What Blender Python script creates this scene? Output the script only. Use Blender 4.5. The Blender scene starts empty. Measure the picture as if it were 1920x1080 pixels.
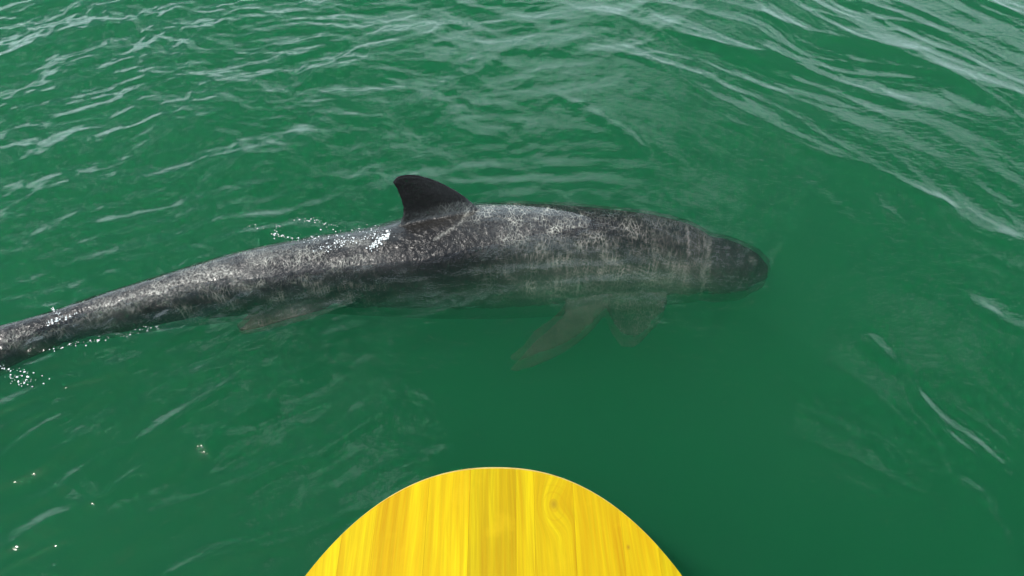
import bpy, bmesh, math, random
import numpy as np
from mathutils import Vector, Matrix

S = bpy.context.scene
R = math.radians

# ------------------------------------------------------------------ camera
CAM_H, PITCH, HFOV = 1.40, 50.0, 67.0
cd = bpy.data.cameras.new('camera')
cam = bpy.data.objects.new('camera', cd)
S.collection.objects.link(cam)
cam.location = (0, 0, CAM_H)
cam.rotation_euler = (R(90 - PITCH), 0, 0)
cd.sensor_width = 36
cd.lens = 18 / math.tan(R(HFOV / 2))
cd.clip_start = 0.02
cd.clip_end = 2000
S.camera = cam

# ------------------------------------------------------------------ light
SUN_EL, SUN_AZ = 64.0, -109.0        # azimuth clockwise from +Y
S.view_settings.view_transform = 'Standard'
S.view_settings.look = 'None'
S.view_settings.exposure = 0.10
S.view_settings.gamma = 1.0
S.view_settings.use_curve_mapping = False
S.cycles.volume_bounces = 3
S.cycles.max_bounces = 12
S.cycles.transparent_max_bounces = 16
S.cycles.sample_clamp_indirect = 4
S.cycles.sample_clamp_direct = 12
S.cycles.use_denoising = True

w = bpy.data.worlds.new('World')
S.world = w
w.use_nodes = True
nt = w.node_tree
nt.nodes.clear()


class NT:
    """tiny node helper"""
    def __init__(self, tree):
        self.t = tree

    def n(self, typ, **kw):
        nd = self.t.nodes.new(typ)
        ins = kw.pop('ins', {})
        for k, v in kw.items():
            setattr(nd, k, v)
        for k, v in ins.items():
            if isinstance(v, bpy.types.NodeSocket):
                self.t.links.new(v, nd.inputs[k])
            else:
                nd.inputs[k].default_value = v
        return nd

    def math(self, op, a, b=0.0, c=None, clamp=False):
        nd = self.t.nodes.new('ShaderNodeMath')
        nd.operation = op
        nd.use_clamp = clamp
        for i, v in enumerate((a, b) if c is None else (a, b, c)):
            if isinstance(v, bpy.types.NodeSocket):
                self.t.links.new(v, nd.inputs[i])
            else:
                nd.inputs[i].default_value = v
        return nd.outputs[0]

    def vmath(self, op, a, b=None, scale=None):
        nd = self.t.nodes.new('ShaderNodeVectorMath')
        nd.operation = op
        for i, v in enumerate((a, b)):
            if v is None:
                continue
            if isinstance(v, bpy.types.NodeSocket):
                self.t.links.new(v, nd.inputs[i])
            else:
                nd.inputs[i].default_value = v
        if scale is not None:
            nd.inputs['Scale'].default_value = scale
        return nd.outputs['Value'] if op in ('LENGTH', 'DOT_PRODUCT', 'DISTANCE') else nd.outputs[0]

    def noise(self, vec, scale, detail=3, rough=0.5, dist=0.0, col=False):
        nd = self.n('ShaderNodeTexNoise', ins={'Vector': vec, 'Scale': scale, 'Detail': detail,
                                               'Roughness': rough, 'Distortion': dist})
        return nd.outputs['Color' if col else 0]

    def mapping(self, vec, scale=(1, 1, 1), rot=(0, 0, 0), loc=(0, 0, 0)):
        return self.n('ShaderNodeMapping', ins={'Vector': vec, 'Scale': scale, 'Rotation': rot,
                                                'Location': loc}).outputs[0]

    def ramp(self, fac, stops, interp='LINEAR'):
        nd = self.t.nodes.new('ShaderNodeValToRGB')
        self.t.links.new(fac, nd.inputs[0])
        cr = nd.color_ramp
        cr.interpolation = interp
        while len(cr.elements) < len(stops):
            cr.elements.new(0.5)
        for e, (p, c) in zip(cr.elements, stops):
            e.position = p
            e.color = (c, c, c, 1) if isinstance(c, (int, float)) else (*c, 1)
        return nd.outputs[0]

    def mix(self, fac, a, b, typ='MIX'):
        nd = self.t.nodes.new('ShaderNodeMix')
        nd.data_type = 'RGBA'
        nd.blend_type = typ
        for key, v in ((0, fac), (6, a), (7, b)):
            if isinstance(v, bpy.types.NodeSocket):
                self.t.links.new(v, nd.inputs[key])
            elif key == 0:
                nd.inputs[0].default_value = v
            else:
                nd.inputs[key].default_value = (*v, 1) if len(v) == 3 else v
        return nd.outputs[2]

    def link(self, a, b):
        self.t.links.new(a, b)


W = NT(nt)
sky = W.n('ShaderNodeTexSky', sky_type='NISHITA', sun_disc=False)
sky.sun_elevation = R(SUN_EL)
sky.sun_rotation = R(SUN_AZ)
sky.air_density = 1.0
sky.dust_density = 0.8
tc = W.n('ShaderNodeTexCoord').outputs['Generated']
# broken bright clouds spread evenly over the whole dome
sx = W.n('ShaderNodeSeparateXYZ', ins={0: tc})
den = W.math('MAXIMUM', sx.outputs[2], 0.0)
den = W.math('ADD', den, 0.25)
inv = W.math('DIVIDE', 1.0, den)
flat = W.n('ShaderNodeVectorMath', operation='SCALE', ins={0: tc, 'Scale': inv}).outputs[0]
cl = W.noise(flat, 2.6, 6, 0.55, 0.4)
cl = W.math('ADD', cl, W.math('MULTIPLY', W.math('SUBTRACT', 1.0, sx.outputs[2]), 0.26))
cmask = W.ramp(cl, [(0.50, 0.0), (0.62, 0.10), (0.675, 1.0)])
SKY_K = 0.09
skyc = W.vmath('SCALE', sky.outputs[0], None, 1.0)
cloudc = W.mix(cmask, skyc, (20.0, 24.8, 27.5))
bg = W.n('ShaderNodeBackground', ins={'Color': cloudc, 'Strength': SKY_K})
W.link(bg.outputs[0], W.n('ShaderNodeOutputWorld').inputs[0])

sd = bpy.data.lights.new('sun', 'SUN')
sd.energy = 4.2
sd.angle = R(0.5)
sd.color = (1.0, 0.955, 0.88)
sun = bpy.data.objects.new('sun', sd)
S.collection.objects.link(sun)
az, el = R(SUN_AZ), R(SUN_EL)
sdir = Vector((math.sin(az) * math.cos(el), math.cos(az) * math.cos(el), math.sin(el)))
sun.rotation_euler = sdir.to_track_quat('Z', 'Y').to_euler()
sun.location = sdir * 10

# ------------------------------------------------------------------ picture -> place
FPX = 960 / math.tan(R(HFOV / 2))
CAMP = np.array([0, 0, CAM_H])
_p = R(PITCH)
FWD = np.array([0, math.cos(_p), -math.sin(_p)])
UPV = np.array([0, math.sin(_p), math.cos(_p)])


def ray(px, py):
    d = FWD + np.array([1, 0, 0]) * (px - 960) / FPX + UPV * (540 - py) / FPX
    return d


def at_z(px, py, z):
    d = ray(px, py)
    return CAMP + d * ((z - CAM_H) / d[2])


def at_plane(px, py, o, n):
    d = ray(px, py)
    return CAMP + d * (np.dot(np.array(o) - CAMP, n) / np.dot(d, n))


# ------------------------------------------------------------------ helpers
def new_mat(name):
    m = bpy.data.materials.new(name)
    m.use_nodes = True
    m.node_tree.nodes.clear()
    return m, NT(m.node_tree)


def finish(N, shader=None, volume=None, disp=None):
    o = N.n('ShaderNodeOutputMaterial')
    if shader is not None:
        N.link(shader, o.inputs['Surface'])
    if volume is not None:
        N.link(volume, o.inputs['Volume'])
    return o


def link(o):
    S.collection.objects.link(o)
    return o


# numpy gradient noise ---------------------------------------------
_rng = np.random.default_rng(7)
_perm = _rng.permutation(512).astype(np.int64)
_ang = _rng.random(512) * 2 * np.pi
_gx, _gy = np.cos(_ang), np.sin(_ang)


def pnoise(x, y, seed=0):
    xi, yi = np.floor(x).astype(np.int64), np.floor(y).astype(np.int64)
    xf, yf = x - xi, y - yi
    u = xf * xf * xf * (xf * (xf * 6 - 15) + 10)
    v = yf * yf * yf * (yf * (yf * 6 - 15) + 10)

    def g(ix, iy, fx, fy):
        h = _perm[(_perm[(ix + seed * 37) & 511] + iy) & 511]
        return _gx[h] * fx + _gy[h] * fy
    a = g(xi, yi, xf, yf)
    b = g(xi + 1, yi, xf - 1, yf)
    c = g(xi, yi + 1, xf, yf - 1)
    d = g(xi + 1, yi + 1, xf - 1, yf - 1)
    return (a + u * (b - a)) * (1 - v) + (c + u * (d - c)) * v


def fbm(x, y, octv=3, seed=0, gain=0.5):
    s, a = 0, 1
    for i in range(octv):
        s = s + a * pnoise(x * 2 ** i + 13.7 * i, y * 2 ** i - 5.1 * i, seed + i)
        a *= gain
    return s


def ridged(x, y, octv=3, seed=0, gain=0.5):
    s, a = 0, 1
    for i in range(octv):
        s = s + a * (1 - np.abs(pnoise(x * 2.03 ** i + 3.3 * i, y * 2.03 ** i + 7.9 * i, seed + i)) * 2.2) ** 2
        a *= gain
    return s


def sstep(a, b, x):
    t = np.clip((x - a) / (b - a), 0, 1)
    return t * t * (3 - 2 * t)


# ------------------------------------------------------------------ water body line (shared by porpoise and wake)
# px centre x, upper edge, lower edge, depth of the centre line under the calm surface
ST = [
    (-420, 742, 800, -0.075), (-300, 708, 772, -0.05), (-180, 668, 745, -0.035),
    (-80, 636, 722, -0.046), (0, 614, 700, -0.041), (100, 586, 656, -0.042), (200, 552, 634, -0.052),
    (300, 521, 618, -0.059), (400, 490, 606, -0.067), (500, 463, 594, -0.072), (600, 444, 588, -0.084),
    (700, 428, 592, -0.098), (800, 402, 597, -0.115), (900, 385, 597, -0.136), (1000, 384, 594, -0.149),
    (1100, 390, 588, -0.149), (1200, 401, 578, -0.140), (1260, 414, 572, -0.127), (1300, 431, 569, -0.119), (1325, 444, 564, -0.118),
    (1350, 448, 567, -0.116), (1380, 458, 564, -0.116), (1404, 470, 556, -0.117), (1422, 486, 547, -0.118)]
ctr, rad = [], []
for (x, a, b, z) in ST:
    c = at_z(x, (a + b) / 2, z)
    depth = np.dot(c - CAMP, FWD)
    ctr.append(c)
    rad.append((b - a) / 2 / FPX * depth)
ctr, rad = np.array(ctr), np.array(rad)


def catmull(arr, t):
    """sample arr (n,k) at float index t"""
    n = len(arr)
    t = np.clip(t, 0, n - 1 - 1e-6)
    i = np.floor(t).astype(int)
    f = (t - i)[:, None]
    P = lambda j: arr[np.clip(j, 0, n - 1)]
    p0, p1, p2, p3 = P(i - 1), P(i), P(i + 1), P(i + 2)
    return 0.5 * ((2 * p1) + (-p0 + p2) * f + (2 * p0 - 5 * p1 + 4 * p2 - p3) * f ** 2 + (-p0 + 3 * p1 - 3 * p2 + p3) * f ** 3)


# ------------------------------------------------------------------ water surface
def grow(start, step, end, rate=1.16):
    out, p, s = [], start, step
    while abs(p) < end:
        s *= rate
        p += s if step > 0 else s
        out.append(p)
    return out


def axis(a, b, step, far):
    mid = list(np.arange(a, b, step))
    lo, p, s = [], mid[0], step
    while p > -far:
        s *= 1.17
        p -= s
        lo.append(p)
    hi, p, s = [], mid[-1], step
    while p < far:
        s *= 1.17
        p += s
        hi.append(p)
    return np.array(lo[::-1] + mid + hi)


def wake(X, Y):
    d = np.full(X.shape, 9.0)
    near = (np.abs(X) < 3) & (Y < 3.5) & (Y > -0.5)
    x, y = X[near], Y[near]
    dn_ = np.full(x.shape, 9.0)
    for i in range(len(ctr) - 1):
        a, b = ctr[i][:2], ctr[i + 1][:2]
        ab = b - a
        t = np.clip(((x - a[0]) * ab[0] + (y - a[1]) * ab[1]) / (ab @ ab), 0, 1)
        dn_ = np.minimum(dn_, np.hypot(x - a[0] - t * ab[0], y - a[1] - t * ab[1]) - rad[i] * (1 - t) - rad[i + 1] * t)
    n = fbm(x * 3, y * 3, 2, 81)
    amp = np.exp(-np.maximum(dn_, 0) / 0.16) * sstep(-0.05, 0.03, dn_) * (0.25 + 0.75 * sstep(-0.2, 0.3, n)) * (1 - 0.8 * sstep(-0.1, 0.5, x))
    hh = (0.0022 + 0.0026 * (1 - sstep(-1.1, -0.4, x))) * amp * np.sin(2 * np.pi * (dn_ + 0.035 * n) / 0.065)
    # capillary wrinkles where the water washes over the back
    over = (1 - sstep(0.0, 0.05, dn_))
    hh += 0.0008 * over * fbm(x * 38, y * 26, 2, 85) + 0.0085 * over * (1 - sstep(-0.9, 0.0, x)) * fbm(x * 14, y * 16, 3, 88)
    # single wavelets with steeper faces
    CR = [([(1612, 622), (1652, 655), (1692, 702)], 4.5, 16), ([(1705, 700), (1745, 775), (1815, 835), (1892, 902)], 6.5, 18),
          ([(1785, 898), (1850, 950), (1905, 1035)], 7, 19), ([(1618, 808), (1660, 842), (1690, 885)], 5, 16), ([(1655, 975), (1705, 1055)], 5, 15),
          ([(1650, 300), (1715, 352), (1770, 378), (1832, 412)], 5, 19), ([(1815, 560), (1880, 605), (1925, 622)], 7, 20),
          ([(1020, 170), (1110, 215), (1180, 258), (1212, 312)], 6, 20), ([(1860, 440), (1915, 455)], 5, 18),
          ([(-10, 858), (80, 795), (180, 745), (262, 700), (330, 692)], 4.5, 17), ([(95, 880), (150, 915), (195, 950)], 2.4, 15),
          ([(205, 918), (262, 885), (312, 870)], 5, 16), ([(350, 760), (440, 775), (528, 765)], 4.5, 17),
          ([(10, 1015), (60, 985), (125, 965)], 2.2, 17), ([(690, 890), (770, 870), (850, 850)], 3.5, 18), ([(300, 790), (380, 830), (400, 858)], 3.5, 15),
          ([(560, 628), (610, 634), (655, 615)], 3.5, 15)]
    px_n = 9.0 * fbm(x * 6, y * 6, 2, 101) * 0.002
    amp_n = np.clip(0.75 + 1.1 * fbm(x * 9, y * 9, 2, 103), 0.1, 1.6)
    for pts, A, wd in CR:
        P3 = np.array([at_z(a_, b_, 0)[:2] for a_, b_ in pts])
        P3 = catmull(P3, np.linspace(0, len(P3) - 1, 4 * len(P3)))
        dd = np.full(x.shape, 9.0)
        tt_ = np.zeros(x.shape)
        n_s = len(P3) - 1
        for i in range(n_s):
            a, b = P3[i], P3[i + 1]
            ab = b - a
            t = np.clip(((x - a[0]) * ab[0] + (y - a[1]) * ab[1]) / (ab @ ab), 0, 1)
            q = np.hypot(x - a[0] - t * ab[0], y - a[1] - t * ab[1])
            m = q < dd
            dd[m] = q[m]
            tt_[m] = (i + t[m]) / n_s
        taper = np.sin(np.pi * np.clip(tt_, 0.04, 0.96)) ** 0.7
        w_ = wd * 0.001
        hh += A * 0.0014 * taper * amp_n * np.exp(-((dd + px_n) / w_) ** 2)
    out = np.zeros(X.shape)
    out[near] = hh
    return out


def wave_height(X, Y):
    # swell rings spreading from lower left, seen as long slanting crests on the right
    wx = X + 0.10 * fbm(X * 1.3, Y * 1.3, 2, 11)
    wy = Y + 0.10 * fbm(X * 1.3, Y * 1.3, 2, 17)
    cx, cy = -1.3, -0.5
    r = np.hypot(wx - cx, wy - cy)
    th = np.arctan2(wy - cy, wx - cx)
    right = sstep(0.1, 1.0, X + 0.55 * (Y - 1.2))
    left = 1 - sstep(-1.0, 0.75, X - 0.25 * (Y - 1.2))
    far = sstep(1.2, 2.4, Y)
    h = 0.012 * fbm(wx * 1.1, wy * 1.1, 2, 3)
    long_ = ridged(r * 2.6, th * 2.2, 3, 21, 0.45)
    env = sstep(-0.12, 0.30, fbm(X * 1.6, Y * 1.6, 2, 5) + 0.18 * (far - 0.5))
    h = h + 0.014 * (long_ - 1.0) * (0.15 + 0.85 * right) * (1.0 + 0.1 * far) * (0.25 + 0.75 * env)
    # finer crests riding on them
    fine = ridged(r * 9 + 0.5 * fbm(X * 3, Y * 3, 2, 8), th * 8, 2, 31, 0.5)
    h = h + 0.0036 * (fine - 0.8) * (0.10 + 0.9 * right * far) * (0.2 + 0.8 * env)
    # choppy crossed ripples at the left
    a = R(-12)
    u, v = wx * math.cos(a) - wy * math.sin(a), wx * math.sin(a) + wy * math.cos(a)
    chop = ridged(u * 4.2 + 0.6 * fbm(X * 2, Y * 2, 2, 40), v * 5.2, 3, 41, 0.5)
    chop2 = fbm(u * 7, v * 12, 3, 51, 0.55)
    lf = left * (0.30 + 0.70 * sstep(0.9, 2.0, Y))
    sm = fbm(u * 3.6 + 0.7 * fbm(X * 2, Y * 2, 2, 44), v * 5.4, 4, 47, 0.55)
    h = h + lf * (0.0045 * (chop - 1.0) + 0.0160 * sm + 0.0034 * chop2)
    # up-right slanting ripples in the lower left
    a = R(-33)
    u, v = wx * math.cos(a) - wy * math.sin(a), wx * math.sin(a) + wy * math.cos(a)
    ll = (1 - sstep(-0.6, -0.1, X)) * (1 - sstep(0.9, 1.4, Y))
    h = h + ll * (0.0075 * (ridged(u * 1.8, v * 7.0, 2, 61, 0.5) - 1.0) + 0.0012 * fbm(u * 6, v * 11, 3, 66))
    # faint all-over ripple
    h = h + 0.0010 * fbm(wx * 8, wy * 8, 2, 71)
    return h


xs = axis(-2.3, 2.5, 0.0068, 320.0)
ys = axis(0.05, 3.3, 0.0068, 320.0)
X, Y = np.meshgrid(xs, ys)
H = wave_height(X, Y) + wake(X, Y)
fade = np.exp(-np.maximum(np.maximum(np.abs(X - 0.1) - 2.4, np.abs(Y - 1.6) - 1.8), 0) / 14.0)
H = H * fade
# the water lies calmer over the animal's back, with fine rings around the emerged parts
nx, ny = len(xs), len(ys)
top = np.stack([X, Y, H], -1).reshape(-1, 3)
DEPTH = -3.2
bot = top.copy()
bot[:, 2] = DEPTH
idx = np.arange(nx * ny).reshape(ny, nx)
q_top = np.stack([idx[:-1, :-1], idx[:-1, 1:], idx[1:, 1:], idx[1:, :-1]], -1).reshape(-1, 4)
# outer ring for the skirt
ring = np.concatenate([idx[0, :], idx[1:, -1], idx[-1, -2::-1], idx[-2:0:-1, 0]])
nr = len(ring)
base = nx * ny
ringv = top[ring].copy()
ringv[:, 2] = DEPTH
verts = np.concatenate([top, ringv])
faces = [tuple(f) for f in q_top.tolist()]
for i in range(nr):
    j = (i + 1) % nr
    faces.append((int(ring[i]), base + i, base + j, int(ring[j])))
faces.append(tuple(base + i for i in range(nr))[::-1])
wm = bpy.data.meshes.new('water')
wm.from_pydata(verts.tolist(), [], faces)
wm.polygons.foreach_set('use_smooth', [True] * len(q_top) + [False] * (len(faces) - len(q_top)))
wm.update()
water = link(bpy.data.objects.new('water', wm))
water['kind'] = 'structure'
water['label'] = 'rippled turbid green sea water'

mw, N = new_mat('sea_water')
geo = N.n('ShaderNodeNewGeometry')
pos = geo.outputs['Position']
n1 = N.noise(N.mapping(pos, (1, 1.7, 1), (0, 0, R(20))), 34, 3, 0.55, 0.6)
n2 = N.noise(N.mapping(pos, (1, 1.5, 1), (0, 0, R(-25))), 95, 2, 0.5, 0.3)
hgt = N.math('ADD', N.math('MULTIPLY', n1, 0.0011), N.math('MULTIPLY', n2, 0.00022))
bump = N.n('ShaderNodeBump', ins={'Strength': 1.0, 'Distance': 1.0, 'Height': hgt})
fr = N.n('ShaderNodeFresnel', ins={'IOR': 1.34, 'Normal': bump.outputs[0]})
gl = N.n('ShaderNodeBsdfGlossy', ins={'Color': (1, 1, 1, 1), 'Roughness': 0.06, 'Normal': bump.outputs[0]})
tr0 = N.n('ShaderNodeBsdfTransparent')
rf = N.n('ShaderNodeBsdfRefraction', ins={'IOR': 1.17, 'Roughness': 0.02, 'Normal': bump.outputs[0]})
tr = N.n('ShaderNodeMixShader', ins={0: 0.55, 1: tr0.outputs[0], 2: rf.outputs[0]})
mx = N.n('ShaderNodeMixShader', ins={0: fr.outputs[0], 1: tr.outputs[0], 2: gl.outputs[0]})
K = 0.42
vs = N.n('ShaderNodeVolumeScatter', ins={'Color': (0.105, 1.0, 0.42, 1), 'Density': 2.75 * K, 'Anisotropy': 0.2})
va = N.n('ShaderNodeVolumeAbsorption', ins={'Color': (0.0, 0.46, 0.20, 1), 'Density': 2.75 * K})
vol = N.n('ShaderNodeAddShader', ins={0: vs.outputs[0], 1: va.outputs[0]})
finish(N, mx.outputs[0], vol.outputs[0])
wm.materials.append(mw)

# sea bed
mb, N = new_mat('silt')
pos = N.n('ShaderNodeNewGeometry').outputs['Position']
c = N.ramp(N.noise(pos, 2.0, 5), [(0.3, (0.05, 0.055, 0.035)), (0.7, (0.12, 0.11, 0.07))])
finish(N, N.n('ShaderNodeBsdfDiffuse', ins={'Color': c}).outputs[0])
bx = axis(-4, 4, 0.5, 330)
XB, YB = np.meshgrid(bx, bx)
HB = -2.9 + 0.12 * fbm(XB * 0.5, YB * 0.5, 3, 90)
n_ = len(bx)
idb = np.arange(n_ * n_).reshape(n_, n_)
bm_ = bpy.data.meshes.new('sea_bed')
bm_.from_pydata(np.stack([XB, YB, HB], -1).reshape(-1, 3).tolist(), [],
                np.stack([idb[:-1, :-1], idb[:-1, 1:], idb[1:, 1:], idb[1:, :-1]], -1).reshape(-1, 4).tolist())
bm_.materials.append(mb)
bed = link(bpy.data.objects.new('sea_bed', bm_))
bed['kind'] = 'structure'

# ------------------------------------------------------------------ porpoise
SEG = 40
ROLL = R(16)                      # rolled a little away from the viewer
nst = 150
tt = np.linspace(0, len(ST) - 1, nst)
C = catmull(ctr, tt)
Rr = catmull(rad[:, None], tt)[:, 0]
tan = np.gradient(C, axis=0)
tan /= np.linalg.norm(tan, axis=1)[:, None]
bm = bmesh.new()
prev = None
rings = []
for i in range(nst):
    t = tan[i]
    up = np.array([0, math.sin(ROLL), math.cos(ROLL)])
    side = np.cross(t, up)
    side /= np.linalg.norm(side)
    up = np.cross(side, t)
    f = tt[i] / (len(ST) - 1)
    tailness = 1 - min(1, max(0, (tt[i] - 1) / 9))
    ring_ = []
    for k in range(SEG):
        a = 2 * math.pi * k / SEG
        ca, sa = math.cos(a), math.sin(a)
        wv = 1.0 - 0.10 * tailness              # side-to-side
        hv = 1.0 + 0.10 * tailness              # back-to-belly, keel on the tail stock
        if sa > 0:
            # slightly keeled back
            r2 = hv * (1 + 0.04 * sa ** 6)
        else:
            r2 = hv * 1.02
        v = C[i] + side * ca * Rr[i] * wv + up * sa * Rr[i] * r2
        ring_.append(bm.verts.new(v))
    rings.append(ring_)
for i in range(nst - 1):
    for k in range(SEG):
        bm.faces.new((rings[i][k], rings[i + 1][k], rings[i + 1][(k + 1) % SEG], rings[i][(k + 1) % SEG]))
# blunt snout: dome over the last ring
tip = bm.verts.new(C[-1] + tan[-1] * Rr[-1] * 0.55)
mid = [bm.verts.new(C[-1] + (np.array(v.co) - C[-1]) * 0.72 + tan[-1] * Rr[-1] * 0.36) for v in rings[-1]]
for k in range(SEG):
    bm.faces.new((rings[-1][k], mid[k], mid[(k + 1) % SEG], rings[-1][(k + 1) % SEG]))
    bm.faces.new((mid[k], tip, mid[(k + 1) % SEG]))
bm.faces.new(rings[0][::-1])


def foil(lead, trail, normal, thick, nspan=26, nch=14):
    """closed fin: lead/trail are lists of 3-D points base->tip, joined by chords with a foil section"""
    L = catmull(np.array(lead), np.linspace(0, len(lead) - 1, nspan))
    T = catmull(np.array(trail), np.linspace(0, len(trail) - 1, nspan))
    nrm = np.cross(L[-1] - L[0], (T - L).mean(0))
    nrm /= np.linalg.norm(nrm)
    rows = []
    for i in range(nspan):
        s = i / (nspan - 1)
        row_u, row_d = [], []
        th = thick * (1 - 0.80 * s)
        for k in range(nch + 1):
            c_ = k / nch
            p = L[i] + (T[i] - L[i]) * c_
            y = th * 0.5 * 2.6 * (math.sqrt(max(c_, 0)) * 0.62 - 0.30 * c_ - 0.32 * c_ ** 2)
            y = max(y, 0.0036)
            row_u.append(bm.verts.new(p + nrm * y))
            row_d.append(bm.verts.new(p - nrm * y))
        rows.append((row_u, row_d))
    for i in range(nspan - 1):
        (u0, d0), (u1, d1) = rows[i], rows[i + 1]
        for k in range(nch):
            bm.faces.new((u0[k], u0[k + 1], u1[k + 1], u1[k]))
            bm.faces.new((d0[k + 1], d0[k], d1[k], d1[k + 1]))
        bm.faces.new((u0[0], u1[0], d1[0], d0[0]))
        bm.faces.new((u1[-1], u0[-1], d0[-1], d1[-1]))
    for (u, d), fl in ((rows[0], 0), (rows[-1], 1)):
        for k in range(nch):
            f_ = (u[k], d[k], d[k + 1], u[k + 1]) if not fl else (u[k + 1], d[k + 1], d[k], u[k])
            bm.faces.new(f_)


# dorsal fin, in the tilted mid plane of the body
i_f = np.argmin(np.abs(tt - 12.2))
t_f = tan[i_f]
up_f = np.array([0, math.sin(ROLL), math.cos(ROLL)])
side_f = np.cross(t_f, up_f)
side_f /= np.linalg.norm(side_f)
dn = side_f
o_f = C[i_f]
P = lambda l: [at_plane(x, y, o_f, dn) for x, y in l]
foil(P([(985, 470), (948, 428), (905, 397), (868, 366), (830, 344), (792, 330), (764, 327), (744, 331)]),
     P([(640, 505), (690, 474), (728, 446), (749, 420), (756, 398), (752, 374), (743, 353), (736, 342)]),
     dn, 0.036)
# near flipper and far flipper, hanging down and back
Z = lambda l: [at_z(x, y, z) for x, y, z in l]
foil(Z([(1160, 545, -0.14), (1135, 590, -0.18), (1102, 628, -0.20), (1060, 660, -0.225), (1010, 684, -0.245), (968, 697, -0.255)]),
     Z([(1050, 540, -0.14), (1062, 580, -0.18), (1038, 610, -0.20), (1006, 638, -0.225), (978, 668, -0.245), (955, 693, -0.255)]),
     (0.2, 0.45, 0.87), 0.026)
foil(Z([(1225, 505, -0.12), (1246, 572, -0.17), (1240, 600, -0.21), (1220, 622, -0.225), (1202, 642, -0.24), (1186, 652, -0.245)]),
     Z([(1140, 510, -0.12), (1136, 585, -0.17), (1138, 608, -0.21), (1148, 627, -0.225), (1158, 642, -0.24), (1168, 651, -0.245)]),
     (0.3, 0.55, 0.8), 0.024)
# flap under the tail stock
foil(Z([(680, 560, -0.07), (620, 586, -0.095), (560, 604, -0.10), (510, 618, -0.105), (475, 625, -0.11), (452, 627, -0.112)]),
     Z([(510, 530, -0.05), (498, 556, -0.08), (484, 580, -0.095), (470, 597, -0.10), (458, 610, -0.108), (446, 621, -0.112)]),
     (0.3, 0.55, 0.8), 0.03)
# flukes, beyond the left edge of the picture
e = C[0]
tdir = -tan[0]
sd_ = np.cross(tan[0], np.array([0, 0.0, 1.0]))
sd_ /= np.linalg.norm(sd_)
for s in (1, -1):
    foil([e + tan[0] * .16, e + sd_ * s * .06 + tan[0] * .06, e + sd_ * s * .15 + tdir * .03, e + sd_ * s * .23 + tdir * .13],
         [e + tdir * .07, e + sd_ * s * .07 + tdir * .09, e + sd_ * s * .15 + tdir * .11, e + sd_ * s * .225 + tdir * .15],
         (0, 0, 1), 0.03)
bmesh.ops.recalc_face_normals(bm, faces=bm.faces)
raw = bpy.data.meshes.new('raw')
bm.to_mesh(raw)
bm.free()
tmp = link(bpy.data.objects.new('raw', raw))
md = tmp.modifiers.new('remesh', 'REMESH')
md.mode = 'VOXEL'
md.voxel_size = 0.0036
md = tmp.modifiers.new('smooth', 'SMOOTH')
md.factor = 0.5
md.iterations = 5
dg = bpy.context.evaluated_depsgraph_get()
body_me = bpy.data.meshes.new_from_object(tmp.evaluated_get(dg))
bpy.data.objects.remove(tmp)
body_me.name = 'porpoise_body'
body_me.polygons.foreach_set('use_smooth', [True] * len(body_me.polygons))
# vertex positions, read for the painted skin marks below
nv = len(body_me.vertices)
co = np.empty(nv * 3)
body_me.vertices.foreach_get('co', co)
co = co.reshape(-1, 3)

# scars plus painted light bands and glints, by distance to lines on the body
d_ = co - CAMP
dep = d_ @ FWD
PXY = np.stack([960 + FPX * d_[:, 0] / dep, 540 - FPX * (d_ @ UPV) / dep], 1)
SCAR_LIGHTS = [([(1128, 484), (1165, 500), (1205, 518), (1240, 533)], 2.6, 0.9), ([(1140, 500), (1180, 512), (1225, 535)], 5, 0.35),
         ([(1288, 428), (1291, 455), (1290, 482)], 2.4, 0.8), ([(1331, 452), (1329, 470), (1326, 485)], 3.5, 0.8),
         ([(1328, 495), (1315, 515), (1322, 540), (1312, 555)], 5, 0.7), ([(1228, 430), (1226, 470), (1227, 515)], 2.5, 0.35),
         ([(1250, 500), (1282, 508), (1285, 545), (1262, 555), (1245, 535), (1262, 520)], 8, 0.6),
         ([(1000, 545), (1022, 560), (1044, 578)], 5, 0.55), ([(950, 520), (985, 545), (1010, 568)], 4, 0.35),
         ([(880, 395), (862, 420), (830, 440), (815, 448)], 2.5, 0.6), ([(1405, 488), (1412, 494)], 3, 0.7),
         ([(985, 435), (1000, 448), (1018, 466)], 2, 0.5), ([(1025, 432), (1050, 452), (1068, 478)], 2, 0.5),
         ([(1064, 500), (1062, 525), (1066, 545)], 2.2, 0.5), ([(1085, 510), (1084, 535), (1081, 560)], 2.2, 0.5),
         ([(1100, 505), (1098, 530), (1100, 552)], 1.8, 0.4), ([(1040, 500), (1045, 525), (1042, 550)], 1.8, 0.4),
         ([(415, 500), (440, 530), (470, 545)], 8, 0.6), ([(300, 550), (360, 525), (420, 508)], 16, 0.65), ([(470, 480), (560, 470)], 12, 0.3),
         ([(180, 580), (250, 562), (310, 545)], 13, 0.6), ([(10, 650), (60, 640)], 16, 0.3), ([(640, 455), (690, 455)], 7, 0.4)]
scar_light = np.zeros(nv)
wob = 3.0 * np.stack([pnoise(PXY[:, 0] / 9, PXY[:, 1] / 9, 3), pnoise(PXY[:, 0] / 9, PXY[:, 1] / 9, 5)], 1)
Q = PXY + wob
nz = 0.65 + 0.9 * pnoise(PXY[:, 0] / 5.0, PXY[:, 1] / 5.0, 9)
for pts, wd, am in SCAR_LIGHTS:
    pts = np.array(pts, float)
    for a, b in zip(pts[:-1], pts[1:]):
        ab = b - a
        t = np.clip(((Q - a) @ ab) / (ab @ ab), 0, 1)
        dd = np.linalg.norm(Q - (a + t[:, None] * ab), axis=1)
        scar_light = np.maximum(scar_light, am * np.exp(-(dd / wd) ** 2) * np.clip(nz, 0, 1.3))
flp = np.clip(sstep(578, 600, PXY[:, 1]) * (PXY[:, 0] > 900), 0, 1) * 0.9
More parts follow.
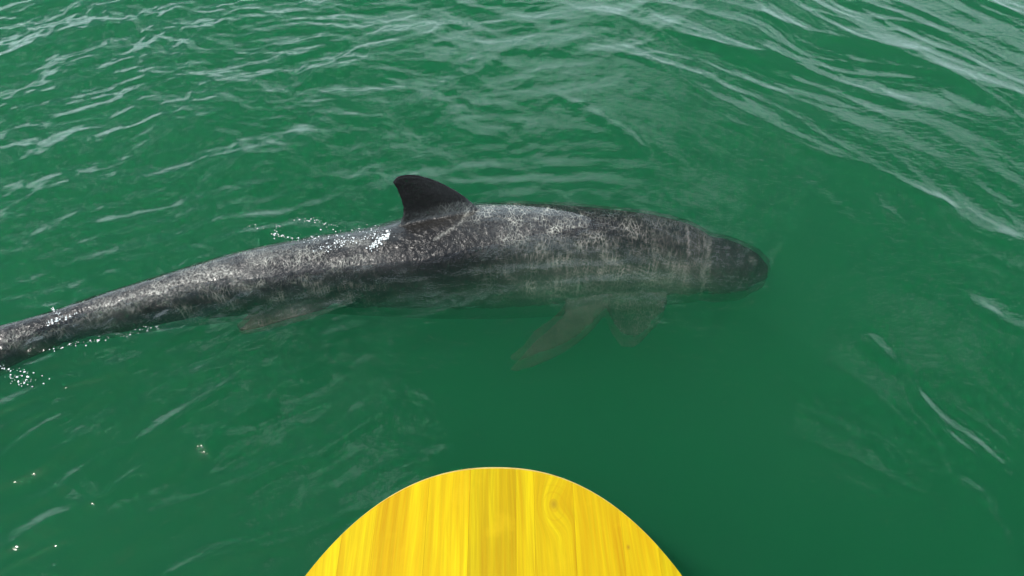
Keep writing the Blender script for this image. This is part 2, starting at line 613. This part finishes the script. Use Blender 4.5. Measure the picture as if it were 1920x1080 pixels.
flp = np.maximum(flp, 0.95 * sstep(592, 604, PXY[:, 1]) * (PXY[:, 0] > 430) * (PXY[:, 0] < 620) * (co[:, 2] < -0.06))
body_me.attributes.new('flipper', 'FLOAT', 'POINT').data.foreach_set('value', flp.astype(np.float32))
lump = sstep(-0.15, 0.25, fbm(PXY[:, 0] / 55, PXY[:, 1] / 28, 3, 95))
caustic = 1.15 * (0.32 + 0.68 * lump) * sstep(780, 980, PXY[:, 0]) * (1 - sstep(1150, 1300, PXY[:, 0])) * (1 - 0.9 * sstep(560, 585, PXY[:, 1]))  # where sunlight ripples and tail sparkle are painted on the skin
caustic = np.maximum(caustic, 0.35 * (PXY[:, 0] > 1150) * (PXY[:, 0] < 1330))
caustic = np.maximum(caustic, (0.06 + 0.50 * lump) * (1 - sstep(640, 780, PXY[:, 0]))) * (PXY[:, 1] > 380)
qt = np.exp(-((PXY[:, 0] - 830) / 120) ** 2 - ((PXY[:, 1] - 470 - 0.25 * (PXY[:, 0] - 830)) / 75) ** 2)
qt = np.clip(qt * 1.4 + 0.5 * pnoise(PXY[:, 0] / 30, PXY[:, 1] / 18, 121) * qt, 0, 1)
body_me.attributes.new('smooth_patch', 'FLOAT', 'POINT').data.foreach_set('value', qt.astype(np.float32))
caustic = caustic * (1 - 0.85 * qt)
body_me.attributes.new('caustic_net', 'FLOAT', 'POINT').data.foreach_set('value', caustic.astype(np.float32))
belly = sstep(760, 960, PXY[:, 0] + 40 * pnoise(PXY[:, 0] / 60, PXY[:, 1] / 30, 77))
body_me.attributes.new('belly', 'FLOAT', 'POINT').data.foreach_set('value', belly.astype(np.float32))
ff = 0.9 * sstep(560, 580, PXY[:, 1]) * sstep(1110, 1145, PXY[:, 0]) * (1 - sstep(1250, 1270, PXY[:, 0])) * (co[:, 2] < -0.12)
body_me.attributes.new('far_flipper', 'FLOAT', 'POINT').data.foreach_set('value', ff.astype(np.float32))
face = sstep(1318, 1352, PXY[:, 0] + 14 * pnoise(PXY[:, 0] / 16, PXY[:, 1] / 22, 111) - 0.004 * (PXY[:, 1] - 505) ** 2)
body_me.attributes.new('face', 'FLOAT', 'POINT').data.foreach_set('value', face.astype(np.float32))
body_me.attributes.new('scar_light', 'FLOAT', 'POINT').data.foreach_set('value', scar_light.astype(np.float32))

ms, N = new_mat('porpoise_skin')
pos = N.n('ShaderNodeNewGeometry').outputs['Position']
z = N.n('ShaderNodeSeparateXYZ', ins={0: pos}).outputs[2]
big = N.noise(pos, 7, 4, 0.6, 0.4)
base_c = N.ramp(big, [(0.32, (0.009, 0.009, 0.0095)), (0.55, (0.024, 0.0235, 0.0235)), (0.75, (0.062, 0.060, 0.057))])
# paler flank and belly
flank = N.ramp(N.math('ADD', z, N.math('MULTIPLY', N.noise(pos, 9, 3), 0.06)), [(0.0, 0.0), (1.0, 1.0)])
fl = N.n('ShaderNodeMapRange', ins={'Value': N.math('ADD', z, N.math('MULTIPLY', N.noise(pos, 9, 3), 0.06)),
                                    'From Min': -0.16, 'From Max': 0.0, 'To Min': 0.55, 'To Max': 0.0}).outputs[0]
flip = N.n('ShaderNodeAttribute', attribute_name='flipper').outputs['Fac']
fl = N.math('MULTIPLY', fl, N.math('ADD', 0.1, N.math('MULTIPLY', N.n('ShaderNodeAttribute', attribute_name='belly').outputs['Fac'], 0.9)))
base_c = N.mix(fl, base_c, (0.19, 0.185, 0.16))
fa = N.n('ShaderNodeAttribute', attribute_name='face').outputs['Fac']
base_c = N.mix(N.math('MULTIPLY', fa, 0.8), base_c, (0.022, 0.026, 0.025))
base_c = N.mix(flip, base_c, N.mix(N.ramp(N.noise(pos, 40, 3), [(0.4, 0.0), (0.6, 1.0)]), (0.014, 0.013, 0.011), (0.045, 0.040, 0.030)))
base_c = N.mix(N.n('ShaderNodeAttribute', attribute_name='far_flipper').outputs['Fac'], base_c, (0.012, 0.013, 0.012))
finc = N.n('ShaderNodeMapRange', ins={'Value': z, 'From Min': 0.03, 'From Max': 0.055, 'To Min': 0.0, 'To Max': 1.0}).outputs[0]
qp = N.n('ShaderNodeAttribute', attribute_name='smooth_patch').outputs['Fac']
base_c = N.mix(N.math('MULTIPLY', qp, 0.8), base_c, (0.013, 0.012, 0.011))
base_c = N.mix(finc, base_c, (0.009, 0.0085, 0.0085))
# pale skin speckle and painted ripple light, in drifting patches; none on the fin
sp = N.noise(N.mapping(pos, (1.35, 0.8, 0.8)), 150, 2, 0.6, 1.2)
sp_m = N.ramp(sp, [(0.53, 0.0), (0.62, 1.0)])
patch = N.ramp(N.noise(pos, 5.0, 3, 0.5), [(0.44, 0.05), (0.62, 1.0)])
nofin = N.n('ShaderNodeMapRange', ins={'Value': z, 'From Min': 0.035, 'From Max': 0.06, 'To Min': 1.0, 'To Max': 0.12}).outputs[0]
spk = N.math('MULTIPLY', N.math('MULTIPLY', sp_m, patch), N.math('MULTIPLY', nofin, N.math('SUBTRACT', 0.4, N.math('MULTIPLY', N.n('ShaderNodeAttribute', attribute_name='smooth_patch').outputs['Fac'], 0.36))))
c1 = N.mix(N.math('MULTIPLY', spk, N.ramp(N.noise(pos, 16, 3, 0.6), [(0.42, 0.1), (0.62, 0.75)])), base_c, (0.27, 0.265, 0.25))
at = N.n('ShaderNodeAttribute', attribute_name='scar_light').outputs['Fac']
grit = N.ramp(N.noise(pos, 170, 3, 0.7), [(0.42, 0.08), (0.60, 1.0)])
net_a = N.n('ShaderNodeAttribute', attribute_name='caustic_net').outputs['Fac']
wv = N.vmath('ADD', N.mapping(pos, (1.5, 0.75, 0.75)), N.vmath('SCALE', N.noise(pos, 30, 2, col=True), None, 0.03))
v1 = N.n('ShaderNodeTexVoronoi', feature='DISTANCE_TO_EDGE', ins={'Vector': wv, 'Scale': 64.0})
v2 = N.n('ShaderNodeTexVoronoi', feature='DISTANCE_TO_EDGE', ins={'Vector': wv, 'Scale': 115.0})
net = N.math('MAXIMUM', N.ramp(v1.outputs[0], [(0.0, 1.0), (0.065, 0.0)]), N.math('MULTIPLY', N.ramp(v2.outputs[0], [(0.0, 0.9), (0.085, 0.0)]), 0.6))  # pale net lines put sunlight ripples into the skin colour
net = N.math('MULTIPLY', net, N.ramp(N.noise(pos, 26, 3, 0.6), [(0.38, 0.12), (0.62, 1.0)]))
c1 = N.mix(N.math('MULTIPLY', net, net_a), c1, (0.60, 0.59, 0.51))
c2 = N.mix(N.math('MULTIPLY', at, grit), c1, (0.55, 0.54, 0.48))
hb = N.math('ADD', N.math('MULTIPLY', N.noise(pos, 62, 4, 0.6, 0.8), 0.0065), N.math('MULTIPLY', N.noise(pos, 20, 3, 0.6), 0.010))
bp = N.n('ShaderNodeBump', ins={'Strength': N.math('SUBTRACT', 0.85, N.math('MULTIPLY', finc, 0.68)), 'Distance': 1.0, 'Height': hb})
wet = N.n('ShaderNodeMapRange', ins={'Value': z, 'From Min': -0.02, 'From Max': 0.0, 'To Min': 0.0, 'To Max': 1.0}).outputs[0]
pb = N.n('ShaderNodeBsdfPrincipled', ins={'Base Color': c2, 'Roughness': 0.22, 'IOR': 1.42, 'Normal': bp.outputs[0],
                                          'Specular IOR Level': N.math('SUBTRACT', N.math('ADD', 0.06, N.math('MULTIPLY', wet, 0.40)), N.math('MULTIPLY', finc, 0.28)),
                                          'Coat Weight': N.math('MULTIPLY', N.math('MULTIPLY', wet, 0.3), N.math('SUBTRACT', 1.0, finc)), 'Coat Roughness': 0.06})
finish(N, pb.outputs[0])
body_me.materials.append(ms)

root = link(bpy.data.objects.new('porpoise', None))
root.empty_display_size = 0.2
root.location = tuple(C[60])
root['label'] = 'dark grey porpoise with curved dorsal fin swimming just under the green water'
root['category'] = 'porpoise'
bpy.context.view_layer.update()
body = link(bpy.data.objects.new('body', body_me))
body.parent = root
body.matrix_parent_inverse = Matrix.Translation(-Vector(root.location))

# eye on the near side of the head
me_, N = new_mat('eye_dark')
finish(N, N.n('ShaderNodeBsdfPrincipled', ins={'Base Color': (0.006, 0.006, 0.007, 1), 'Roughness': 0.06}).outputs[0])
i_e = int(np.argmin(np.abs(tt - 19.1)))
for sgn in (1, -1):
    t = tan[i_e]
    up = np.array([0, math.sin(ROLL), math.cos(ROLL)])
    side = np.cross(t, up)
    side /= np.linalg.norm(side)
    up = np.cross(side, t)
    a = R(-12)
    p = C[i_e] + side * sgn * math.cos(a) * Rr[i_e] * 0.985 + up * math.sin(a) * Rr[i_e] * 0.985
    b2 = bmesh.new()
    bmesh.ops.create_uvsphere(b2, u_segments=20, v_segments=12, radius=0.0085)
    em = bpy.data.meshes.new('eye')
    b2.to_mesh(em)
    b2.free()
    em.materials.append(me_)
    em.polygons.foreach_set('use_smooth', [True] * len(em.polygons))
    eo = link(bpy.data.objects.new('eye', em))
    eo.parent = root
    eo.location = Vector(p) - Vector(root.location)

# ------------------------------------------------------------------ wooden deck board
BZ = 0.15
edge_px = [(571.6, 1077), (614, 1026), (664, 977), (733, 927), (807, 898), (868, 879), (934, 873.5), (990, 878), (1042, 890),
           (1119, 927), (1196, 985), (1240, 1030), (1277, 1079)]
EP = np.array([at_z(x, y, BZ)[:2] for x, y in edge_px])
# fit an ellipse end:  centre (cx, cy), half widths a (x) and b (y), then straight sides behind
cx0 = EP[6, 0]
best = None
for px_ in (1.8, 1.9, 2.0, 2.1, 2.2):
    for cx_ in np.linspace(cx0 - 0.02, cx0 + 0.01, 7):
        for a_ in np.linspace(0.35, 0.6, 51):
            b_ = np.linspace(0.25, 0.8, 111)[:, None]
            top_ = EP[6, 1] - 0.0
            cyy = top_ - b_
            dy = np.maximum(EP[None, :, 1] - cyy, 0)
            q = np.abs((EP[None, :, 0] - cx_) / a_) ** px_ + (dy / b_) ** px_
            er = np.abs(q ** (1 / px_) - 1).sum(1)
            m_ = int(np.argmin(er))
            if best is None or er[m_] < best[0]:
                best = (er[m_], a_, float(b_[m_, 0]), float(cyy[m_, 0]), cx_, px_)
_, BA, BB, BCY, cx0, PE = best

BACK = BCY - 0.75


def y_edge(x):
    u = min(1, abs((x - cx0) / BA))
    return BCY + BB * max(0, 1 - u ** PE) ** (1 / PE)


mwood, N = new_mat('yellow_varnished_wood')
oi = N.n('ShaderNodeObjectInfo')
tco = N.n('ShaderNodeNewGeometry').outputs['Position']
sep = N.n('ShaderNodeSeparateXYZ', ins={0: tco})
k1 = at_z(1038, 946, BZ)
k2 = at_z(1178, 1026, BZ)


def knot(k, r):
    d = N.vmath('DISTANCE', N.mapping(tco, (1, 0.7, 0)), (k[0], k[1] * 0.7, 0))
    return N.ramp(N.math('DIVIDE', d, r), [(0.0, 1.0), (1.0, 0.0)], 'EASE'), d


kn1, d1 = knot(k1, 0.045)
kn2, d2 = knot(k2, 0.022)
rnd = N.math('MULTIPLY', oi.outputs['Random'], 37.0)
warp = N.math('MULTIPLY', N.noise(N.mapping(tco, (5, 1.1, 1)), 1.0, 2), 0.10)
sgn1 = N.math('MULTIPLY', kn1, 0.02)
xw = N.math('ADD', N.math('ADD', sep.outputs[0], warp), sgn1)
cmb = N.n('ShaderNodeCombineXYZ', ins={0: N.math('ADD', xw, rnd), 1: N.math('MULTIPLY', sep.outputs[1], 0.035), 2: 0.0}).outputs[0]
g1 = N.noise(cmb, 70, 3, 0.6)
g2 = N.noise(cmb, 260, 2, 0.6)
g0 = N.noise(cmb, 22, 2, 0.5)
bands = N.ramp(N.math('ADD', N.math('MULTIPLY', g1, 0.55), N.math('MULTIPLY', g0, 0.45)), [(0.36, 0.0), (0.5, 0.5), (0.62, 1.0)])
col = N.mix(bands, (0.43, 0.22, 0.001), (0.66, 0.485, 0.003))
col = N.mix(N.ramp(g2, [(0.35, 0.5), (0.6, 0.0)]), col, (0.44, 0.32, 0.003))
tone = N.n('ShaderNodeMapRange', ins={'Value': oi.outputs['Random'], 'To Min': 0.74, 'To Max': 1.0}).outputs[0]
col = N.n('ShaderNodeVectorMath', operation='SCALE', ins={0: col, 'Scale': tone}).outputs[0]
# cathedral grain rings round the knot
cath = N.n('ShaderNodeTexNoise', ins={'Vector': N.vmath('ADD', N.mapping(tco, (1, 1, 0)), (0, 0, 0)), 'Scale': 9.0, 'Detail': 1.0})
ringd = N.math('SINE', N.math('MULTIPLY', N.math('ADD', d1, N.math('MULTIPLY', cath.outputs[0], 0.03)), 620.0))
ringm = N.math('MULTIPLY', N.ramp(ringd, [(0.55, 0.0), (1.0, 1.0)]), N.math('MULTIPLY', kn1, 0.35))
col = N.mix(ringm, col, (0.36, 0.19, 0.004))
core1 = N.ramp(d1, [(0.002, 0.8), (0.007, 0.0)])
core2 = N.ramp(d2, [(0.001, 0.8), (0.004, 0.0)])
col = N.mix(core1, col, (0.26, 0.15, 0.01))
col = N.mix(core2, col, (0.25, 0.11, 0.01))
blot = N.ramp(N.noise(tco, 14, 4, 0.6), [(0.56, 0.0), (0.72, 0.35)])
col = N.mix(blot, col, (0.55, 0.36, 0.006))
hb = N.math('ADD', N.math('MULTIPLY', g2, 0.0004), N.math('MULTIPLY', g1, 0.0007))
bp = N.n('ShaderNodeBump', ins={'Strength': 0.6, 'Distance': 1.0, 'Height': hb})
pb = N.n('ShaderNodeBsdfPrincipled', ins={'Base Color': col, 'Roughness': 0.42, 'Normal': bp.outputs[0], 'Specular IOR Level': 0.15})
finish(N, pb.outputs[0])

medge, N = new_mat('worn_board_edge')
tco = N.n('ShaderNodeNewGeometry').outputs['Position']
c = N.ramp(N.noise(N.mapping(tco, (30, 30, 120)), 1.0, 4, 0.6), [(0.3, (0.42, 0.27, 0.04)), (0.7, (0.62, 0.46, 0.14))])
finish(N, N.n('ShaderNodeBsdfPrincipled', ins={'Base Color': c, 'Roughness': 0.7}).outputs[0])

board = link(bpy.data.objects.new('wooden_board', None))
board.empty_display_size = 0.1
board.location = (cx0, BCY, BZ - 0.027)
board['label'] = 'bright yellow varnished wooden board with rounded end above the water'
board['category'] = 'board'
rb = random.Random(4)
TH = 0.027
# plank joints as seen in the photo (x in pixels at y ~ 1000)
jx = [at_z(x, 1010, BZ)[0] for x in (640, 700, 797, 878, 968, 1003, 1079, 1168, 1232)]
xsb = [cx0 - BA + 0.0005] + [x for x in jx if cx0 - BA < x < cx0 + BA] + [cx0 + BA - 0.0005]
for i in range(len(xsb) - 1):
    x0, x1 = xsb[i] + 0.0001, xsb[i + 1] - 0.0001
    n = 14
    dz = rb.uniform(-0.0003, 0.0003)
    b3 = bmesh.new()
    # stations along the rounded end
    cols_ = []
    for k in range(n + 1):
        # denser where the end curves fast
        x = x0 + (x1 - x0) * k / n
        ye = y_edge(x)
        prof = [(0.0, -TH), (0.0, -0.006), (-0.0013, -0.0022), (-0.0048, 0.0)]
        nxv = (x - cx0) / BA ** 2
        nyv = max((ye - BCY), 1e-4) / BB ** 2
        l = math.hypot(nxv, nyv)
        cv = []
        for off, z in prof:
            yy = ye + off * nyv / l * 1.0
            cv.append(b3.verts.new((x, yy, BZ + z + dz * (z > -TH))))
        cv.append(b3.verts.new((x, BACK, BZ + dz)))
        cv.append(b3.verts.new((x, BACK, BZ - TH)))
        cols_.append(cv)
    m = len(cols_[0])
    for k in range(n):
        for j in range(m):
            f = b3.faces.new((cols_[k][j], cols_[k + 1][j], cols_[k + 1][(j + 1) % m], cols_[k][(j + 1) % m]))
            f.material_index = 1 if j in (0, 1, 2) else 0
    b3.faces.new(cols_[0])
    b3.faces.new(cols_[-1][::-1])
    bmesh.ops.recalc_face_normals(b3, faces=b3.faces)
    pm = bpy.data.meshes.new('plank')
    b3.to_mesh(pm)
    b3.free()
    pm.materials.append(mwood)
    pm.materials.append(medge)
    po = link(bpy.data.objects.new('plank', pm))
    po.parent = board
    po.matrix_parent_inverse = Matrix.Translation(-Vector(board.location))
# two battens under the board tie the planks together
for yb in (BCY - 0.10, BACK + 0.12):
    b3 = bmesh.new()
    bmesh.ops.create_cube(b3, size=1)
    bmesh.ops.scale(b3, vec=(BA * 1.7, 0.06, 0.025), verts=b3.verts)
    bmesh.ops.translate(b3, vec=(cx0, yb, BZ - TH - 0.0135), verts=b3.verts)
    bmesh.ops.bevel(b3, geom=b3.edges[:], offset=0.003, segments=2, affect='EDGES')
    pm = bpy.data.meshes.new('batten')
    b3.to_mesh(pm)
    b3.free()
    pm.materials.append(mwood)
    po = link(bpy.data.objects.new('batten', pm))
    po.parent = board
    po.matrix_parent_inverse = Matrix.Translation(-Vector(board.location))

# ------------------------------------------------------------------ splash drops
mf, N = new_mat('splash_foam')
finish(N, N.n('ShaderNodeBsdfPrincipled', ins={'Base Color': (0.9, 0.92, 0.91, 1), 'Roughness': 0.12, 'IOR': 1.33,
                                               'Transmission Weight': 0.12}).outputs[0])


def drops(name, label, cat, pts):
    b4 = bmesh.new()
    for (p, r) in pts:
        r *= 1.35
        m = Matrix.Translation(Vector(p)) @ Matrix.Diagonal((r * rb.uniform(.8, 1.7), r * rb.uniform(.8, 1.4), r * rb.uniform(.5, .9), 1))
        bmesh.ops.create_icosphere(b4, subdivisions=1, radius=1, matrix=m)
    me = bpy.data.meshes.new(name)
    b4.to_mesh(me)
    b4.free()
    me.polygons.foreach_set('use_smooth', [True] * len(me.polygons))
    me.materials.append(mf)
    o = link(bpy.data.objects.new(name, me))
    o['kind'] = 'stuff'
    o['label'] = label
    o['category'] = cat
    return o


from mathutils.bvhtree import BVHTree
_bv = BVHTree.FromPolygons([tuple(v) for v in co.tolist()], [tuple(p.vertices) for p in body_me.polygons])


def settle(px, py, z):
    d = Vector(ray(px, py)).normalized()
    hit = _bv.ray_cast(Vector(CAMP), d)
    q = Vector(at_z(px, py, z))
    if hit[0] is not None and hit[0].z > z - 0.003:
        return hit[0] + hit[1] * 0.001 - d * 0.001
    return q


def clump(x0, y0, x1, y1, n, spread, rmin, rmax, zmax=0.01):
    out = []
    for _ in range(n):
        t = rb.random()
        px = x0 + (x1 - x0) * t + rb.gauss(0, spread)
        py = y0 + (y1 - y0) * t + rb.gauss(0, spread * 0.6)
        p = settle(px, py, rb.uniform(0.001, zmax))
        out.append((p, rmin + (rmax - rmin) * rb.random() ** 3))
    return out


fin_drops = []
fin_drops += clump(600, 466, 728, 438, 190, 7, 0.0004, 0.0015, 0.02)
fin_drops += clump(695, 468, 728, 438, 110, 4, 0.0006, 0.0024, 0.02)
fin_drops += clump(540, 450, 650, 444, 60, 7, 0.0004, 0.0014, 0.02)
for q in range(46):      # ring of thrown drops
    a = rb.uniform(math.pi * 0.95, math.pi * 2.0)
    fin_drops.append((settle(572 + 58 * math.cos(a) + rb.gauss(0, 3), 444 + 32 * math.sin(a) + rb.gauss(0, 2.5), 0.01), rb.uniform(0.0004, 0.0013)))
fin_drops += clump(512, 438, 550, 448, 26, 2, 0.0005, 0.0014, 0.01)
fin_drops += clump(465, 426, 500, 424, 8, 4, 0.0005, 0.0012, 0.02)
fin_drops += clump(610, 425, 720, 432, 34, 8, 0.0004, 0.0013, 0.02)
drops('splash_drops', 'white water drops splashing behind the dorsal fin', 'splash', fin_drops)
tail_drops = []
tail_drops += clump(92, 604, 140, 592, 55, 5, 0.0004, 0.0018)
tail_drops += clump(98, 578, 112, 590, 24, 3, 0.0004, 0.0012)
tail_drops += clump(0, 690, 70, 715, 60, 12, 0.0004, 0.0016)
tail_drops += clump(100, 655, 300, 612, 70, 5, 0.0004, 0.0014)
tail_drops += clump(10, 715, 60, 722, 8, 4, 0.0008, 0.0019)
drops('tail_splash_drops', 'small white water drops beside the tail stock at the left edge', 'splash', tail_drops)
